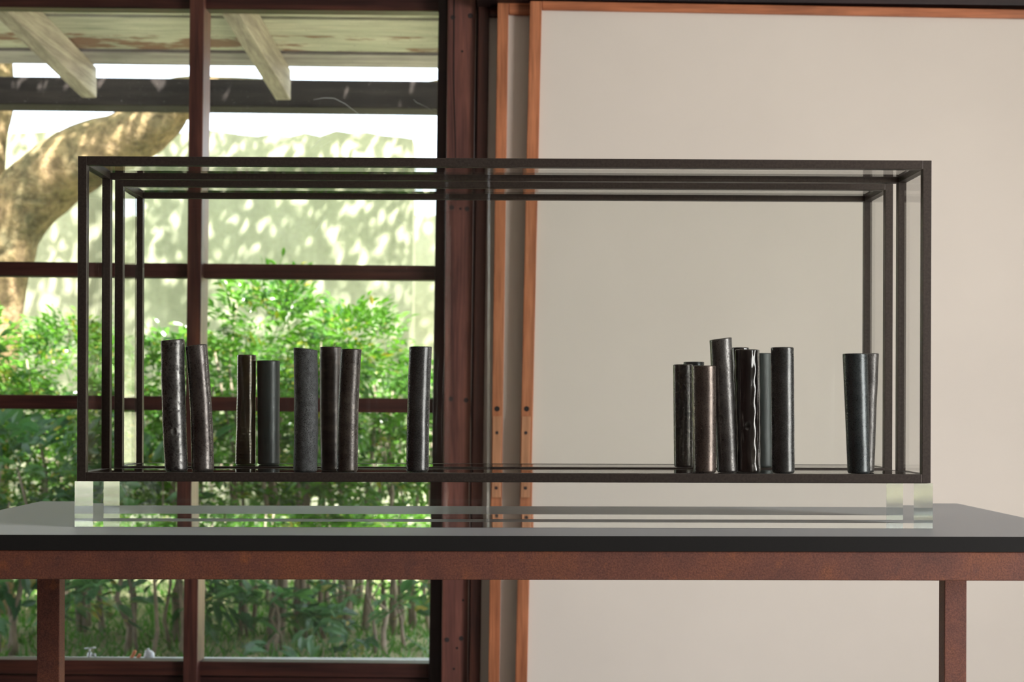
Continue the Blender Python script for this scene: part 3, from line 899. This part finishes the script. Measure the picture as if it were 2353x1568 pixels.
# shrubs: compound leaf sprays, every spray an object
def spray_mesh(seed, length, leaf_len, width, pairs, droop):
    rng = random.Random(seed)
    V, Fc = [], []
    def leaflet(base, d, L, wd):
        d = d.normalized()
        up = Vector((rng.gauss(0, 0.25), rng.gauss(0, 0.25), 1))
        s = d.cross(up).normalized()
        n = s.cross(d).normalized()
        curl = -0.18 * L
        n0 = len(V)
        pts = [base]
        for (tt, ww, hh) in ((0.30, 0.80, 0.10), (0.62, 0.85, 0.0)):
            mid = base + d * L * tt + n * curl * tt * tt
            pts += [mid + s * wd * 0.5 * ww + n * wd * 0.16, mid, mid - s * wd * 0.5 * ww + n * wd * 0.16]
        pts.append(base + d * L + n * curl)
        V.extend(pts)
        for q in ((0, 2, 1), (0, 3, 2), (1, 2, 5, 4), (2, 3, 6, 5), (4, 5, 7), (5, 6, 7)):
            Fc.append(tuple(n0 + j for j in q))
    axis = lambda t: Vector((0.0, length * t, length * (0.18 * t - droop * t * t)))
    v, f = tube([axis(0), axis(0.5), axis(1)], [0.0028, 0.0018, 0.001], 4, False)
    V += v; Fc += f
    for i in range(pairs):
        t = 0.25 + 0.72 * i / pairs
        for s in (-1, 1):
            sub_l = length * (0.30 * (1 - t) + 0.06)
            tip = axis(t) + Vector((s * sub_l, sub_l * 0.6, rng.uniform(-0.02, 0.02)))
            leaflet(axis(t) + (tip - axis(t)) * 0.45, Vector((s * 0.9, 0.55 + rng.gauss(0, 0.25), rng.gauss(-0.12, 0.25))), leaf_len * rng.uniform(0.7, 1.15), leaf_len * width * rng.uniform(0.85, 1.15))
            if t < 0.7:
                leaflet(tip, Vector((s * 0.5, 1.0 + rng.gauss(0, 0.2), rng.gauss(-0.15, 0.25))), leaf_len * rng.uniform(0.7, 1.1), leaf_len * width)
    leaflet(axis(1), Vector((rng.gauss(0, 0.15), 1, -0.25)), leaf_len, leaf_len * width)
    return mesh_from('leaf_spray', V, Fc)
SPRAY = [spray_mesh(s, 0.20, 0.058, 0.36, 4, 0.25) for s in range(6)]
for s in SPRAY: s.materials.append(M['leaf'])
TOPSPRAY = [spray_mesh(30 + s, 0.15, 0.046, 0.38, 3, 0.05) for s in range(4)]
for s in TOPSPRAY: s.materials.append(M['leaf'])
BROAD = [spray_mesh(60 + s, 0.24, 0.105, 0.40, 3, 0.45) for s in range(5)]
for s in BROAD: s.materials.append(M['leaf_low'])

def shrub(x, y, h, r, n, label, seed, broad=False, zlo=0.3, stems=6, bare=False):
    rng = random.Random(seed)
    S = empty('nandina_shrub' if not broad else 'broadleaf_shrub', (x, y, -0.02))
    tag(S, label, 'shrub', 'garden shrubs outside the window')
    for k in range(stems):
        a = rng.uniform(0, 6.28)
        r0, r1 = rng.uniform(0.02, 0.18) * (1.4 if bare else 1), r * rng.uniform(0.25, 0.8)
        hh = h * rng.uniform(0.7, 0.97)
        p0 = Vector((math.cos(a) * r0, math.sin(a) * r0, -0.02))
        p3 = Vector((math.cos(a) * r1, math.sin(a) * r1, hh))
        pts = []
        for t in (0, 0.2, 0.4, 0.6, 0.8, 1.0):
            q = p0.lerp(p3, t)
            q += Vector((rng.gauss(0, 0.018), rng.gauss(0, 0.018), 0)) * (1 if 0 < t < 1 else 0)
            q.x -= math.cos(a) * (r1 - r0) * 0.35 * math.sin(math.pi * t) * 0.5
            pts.append(q)
        R0 = rng.uniform(0.009, 0.016) * (1.25 if bare else 1)
        v, f = tube(pts, [R0 * (1 - 0.75 * t) for t in (0, 0.2, 0.4, 0.6, 0.8, 1.0)], 7)
        obj('stem', mesh_from('stem', v, f, True), M['stem'], S)
    for k in range(n):
        u = rng.random()
        z = zlo + (h - zlo) * (u ** 0.85)
        tz = (z - zlo) / max(0.01, h - zlo)
        prof = r * (0.75 + 0.5 * math.sin(math.pi * min(1, tz * 0.9 + 0.1))) * (1 - 0.55 * tz ** 3)
        a = rng.uniform(0, 6.28)
        rr = prof * math.sqrt(rng.random())
        top = tz > 0.82
        me = rng.choice(BROAD if broad else (TOPSPRAY if top else SPRAY))
        o = obj('leaf_spray', me, None, S)
        o.location = (math.cos(a) * rr, math.sin(a) * rr, z)
        yaw = a - math.pi / 2 + rng.gauss(0, 0.7)
        pitch = rng.gauss(0.9, 0.3) if top else rng.gauss(0.15, 0.4)
        o.rotation_euler = (pitch, rng.gauss(0, 0.35), yaw)
        sc = rng.uniform(0.75, 1.2)
        o.scale = (sc, sc, sc)
    return S
NS = 230
SHRUBS = [
 (-2.45, 6.15, 1.46, 0.34, NS, 'sunlit nandina shrub beside the tree trunk at the left', 1, False, 0.35, 6, False),
 (-1.98, 6.35, 1.32, 0.34, NS, 'nandina shrub seen behind the glass case\'s left frame', 2, False, 0.3, 6, False),
 (-1.50, 6.15, 1.24, 0.32, NS, 'nandina shrub behind the window mullion', 3, False, 0.35, 6, False),
 (-1.06, 6.25, 1.52, 0.34, NS, 'tallest nandina shrub, in the middle of the right window light', 4, False, 0.62, 9, True),
 (-0.68, 6.30, 1.36, 0.30, NS, 'nandina shrub with bare stems below, right window light', 5, False, 0.58, 9, True),
 (-0.40, 6.45, 1.10, 0.28, 130, 'nandina shrub at the right edge of the window', 6, False, 0.15, 6, False),
 (-2.20, 7.00, 1.30, 0.40, 200, 'nandina shrub at the back against the concrete, left', 7, False, 0.4, 5, False),
 (-1.35, 7.05, 1.28, 0.40, 200, 'nandina shrub at the back against the concrete, middle', 8, False, 0.4, 5, False),
 (-0.85, 7.15, 1.22, 0.36, 180, 'nandina shrub at the back near the slab\'s right end', 9, False, 0.55, 5, False),
 (-1.98, 5.62, 0.86, 0.30, 60, 'low broad-leaved shrub close to the window at the left', 10, True, 0.15, 5, False),
 (-1.45, 5.72, 0.74, 0.26, 46, 'low broad-leaved shrub left of the mullion', 11, True, 0.15, 5, False),
 (-2.45, 5.72, 0.80, 0.26, 46, 'low broad-leaved shrub at the left edge of the window', 12, True, 0.15, 5, False),
 (-0.95, 5.75, 0.26, 0.16, 14, 'small low plant at the feet of the bare stems', 13, True, 0.06, 3, False),
 (-0.55, 5.85, 0.34, 0.16, 16, 'small low plant by the window\'s lower right corner', 14, True, 0.06, 3, False),
]
for s in SHRUBS: shrub(*s)

# grass
rng = random.Random(3)
gv, gf = [], []
for _ in range(9000):
    x, y = rng.uniform(-3.2, 0.6), rng.uniform(5.2, 8.1)
    L = rng.uniform(0.025, 0.075)
    a = rng.uniform(0, 6.28)
    w = rng.uniform(0.004, 0.008)
    b = Vector((x, y, -0.02))
    side = Vector((math.cos(a), math.sin(a), 0)) * w
    lean = Vector((rng.gauss(0, 0.03), rng.gauss(0, 0.03), L))
    n0 = len(gv)
    gv += [b - side, b + side, b + lean]
    gf.append((n0, n0 + 1, n0 + 2))
g = obj('grass', mesh_from('grass', gv, gf), M['grass'])
tag(g, 'bright green grass under the shrubs', 'grass', kind='stuff')

# outside sill with small things on it
SY = WY + 0.2
sill_top = P(300, 1519, SY).z
tag(box('trim_6', -2.3, -0.20, WY + 0.105, WY + 0.26, sill_top - 0.03, sill_top, M['sill']), kind='structure')
def lathe(profile, n=20):
    V, Fc = [], []
    for (r, z) in profile:
        for k in range(n):
            V.append((r * math.cos(2 * math.pi * k / n), r * math.sin(2 * math.pi * k / n), z))
    for i in range(len(profile) - 1):
        for k in range(n):
            Fc.append((i * n + k, i * n + (k + 1) % n, (i + 1) * n + (k + 1) % n, (i + 1) * n + k))
    Fc.append(tuple(range(n - 1, -1, -1)))
    Fc.append(tuple((len(profile) - 1) * n + k for k in range(n)))
    return V, Fc
jp = P(343, 1514, SY)
J = empty('garden_jar', (jp.x, SY, sill_top))
tag(J, 'small white jar with a knob standing outside on the window sill', 'jar')
v, f = lathe([(0.009, 0.0), (0.0135, 0.004), (0.0145, 0.012), (0.0135, 0.021), (0.0095, 0.0255)])
obj('body', mesh_from('body', v, f, True), M['white_glaze'], J)
v, f = lathe([(0.0105, 0.0255), (0.0095, 0.0275), (0.003, 0.0285), (0.0045, 0.032), (0.002, 0.0345)])
o = obj('lid', mesh_from('lid', v, f, True), M['white_glaze'], J)
o.location = (-0.003, 0, 0)
for (px, lab, yy, hgt) in ((300, 'orange clay stick leaning on the sill, farther from the white jar', SY, 0.026), (314, 'orange clay stick leaning on the sill beside the white jar', SY - 0.015, 0.018)):
    p = P(px, 1514, yy)
    v, f = lathe([(0.0040, 0.0), (0.0048, 0.002), (0.0048, hgt), (0.0040, hgt + 0.002)], 14)
    o = obj('clay_stick', mesh_from('clay_stick', v, f, True), M['terracotta'], None)
    o.location = (p.x, yy, sill_top + 0.003)
    o.rotation_euler = (0, R(28), 0)
    tag(o, lab, 'clay stick', 'clay sticks on the sill')
sp = P(206, 1514, SY)
S = empty('garden_tap', (sp.x, SY, sill_top))
tag(S, 'grey metal garden tap with a cross handle beyond the sill', 'tap')
for nm, pth, rr in (('body', [(0, 0, 0), (0, 0, 0.022)], [0.0075, 0.006]), ('stem', [(0, 0, 0.022), (0, 0, 0.034)], [0.0028, 0.0028]),
                    ('handle', [(-0.014, 0, 0.033), (0.017, 0, 0.036)], [0.0022, 0.0022]), ('spout', [(0.006, 0, 0.016), (0.014, 0, 0.018), (0.016, 0, 0.008)], [0.0035, 0.0032, 0.003])):
    v, f = tube(pth, rr, 12)
    obj(nm, mesh_from(nm, v, f, True), M['galv'], S)
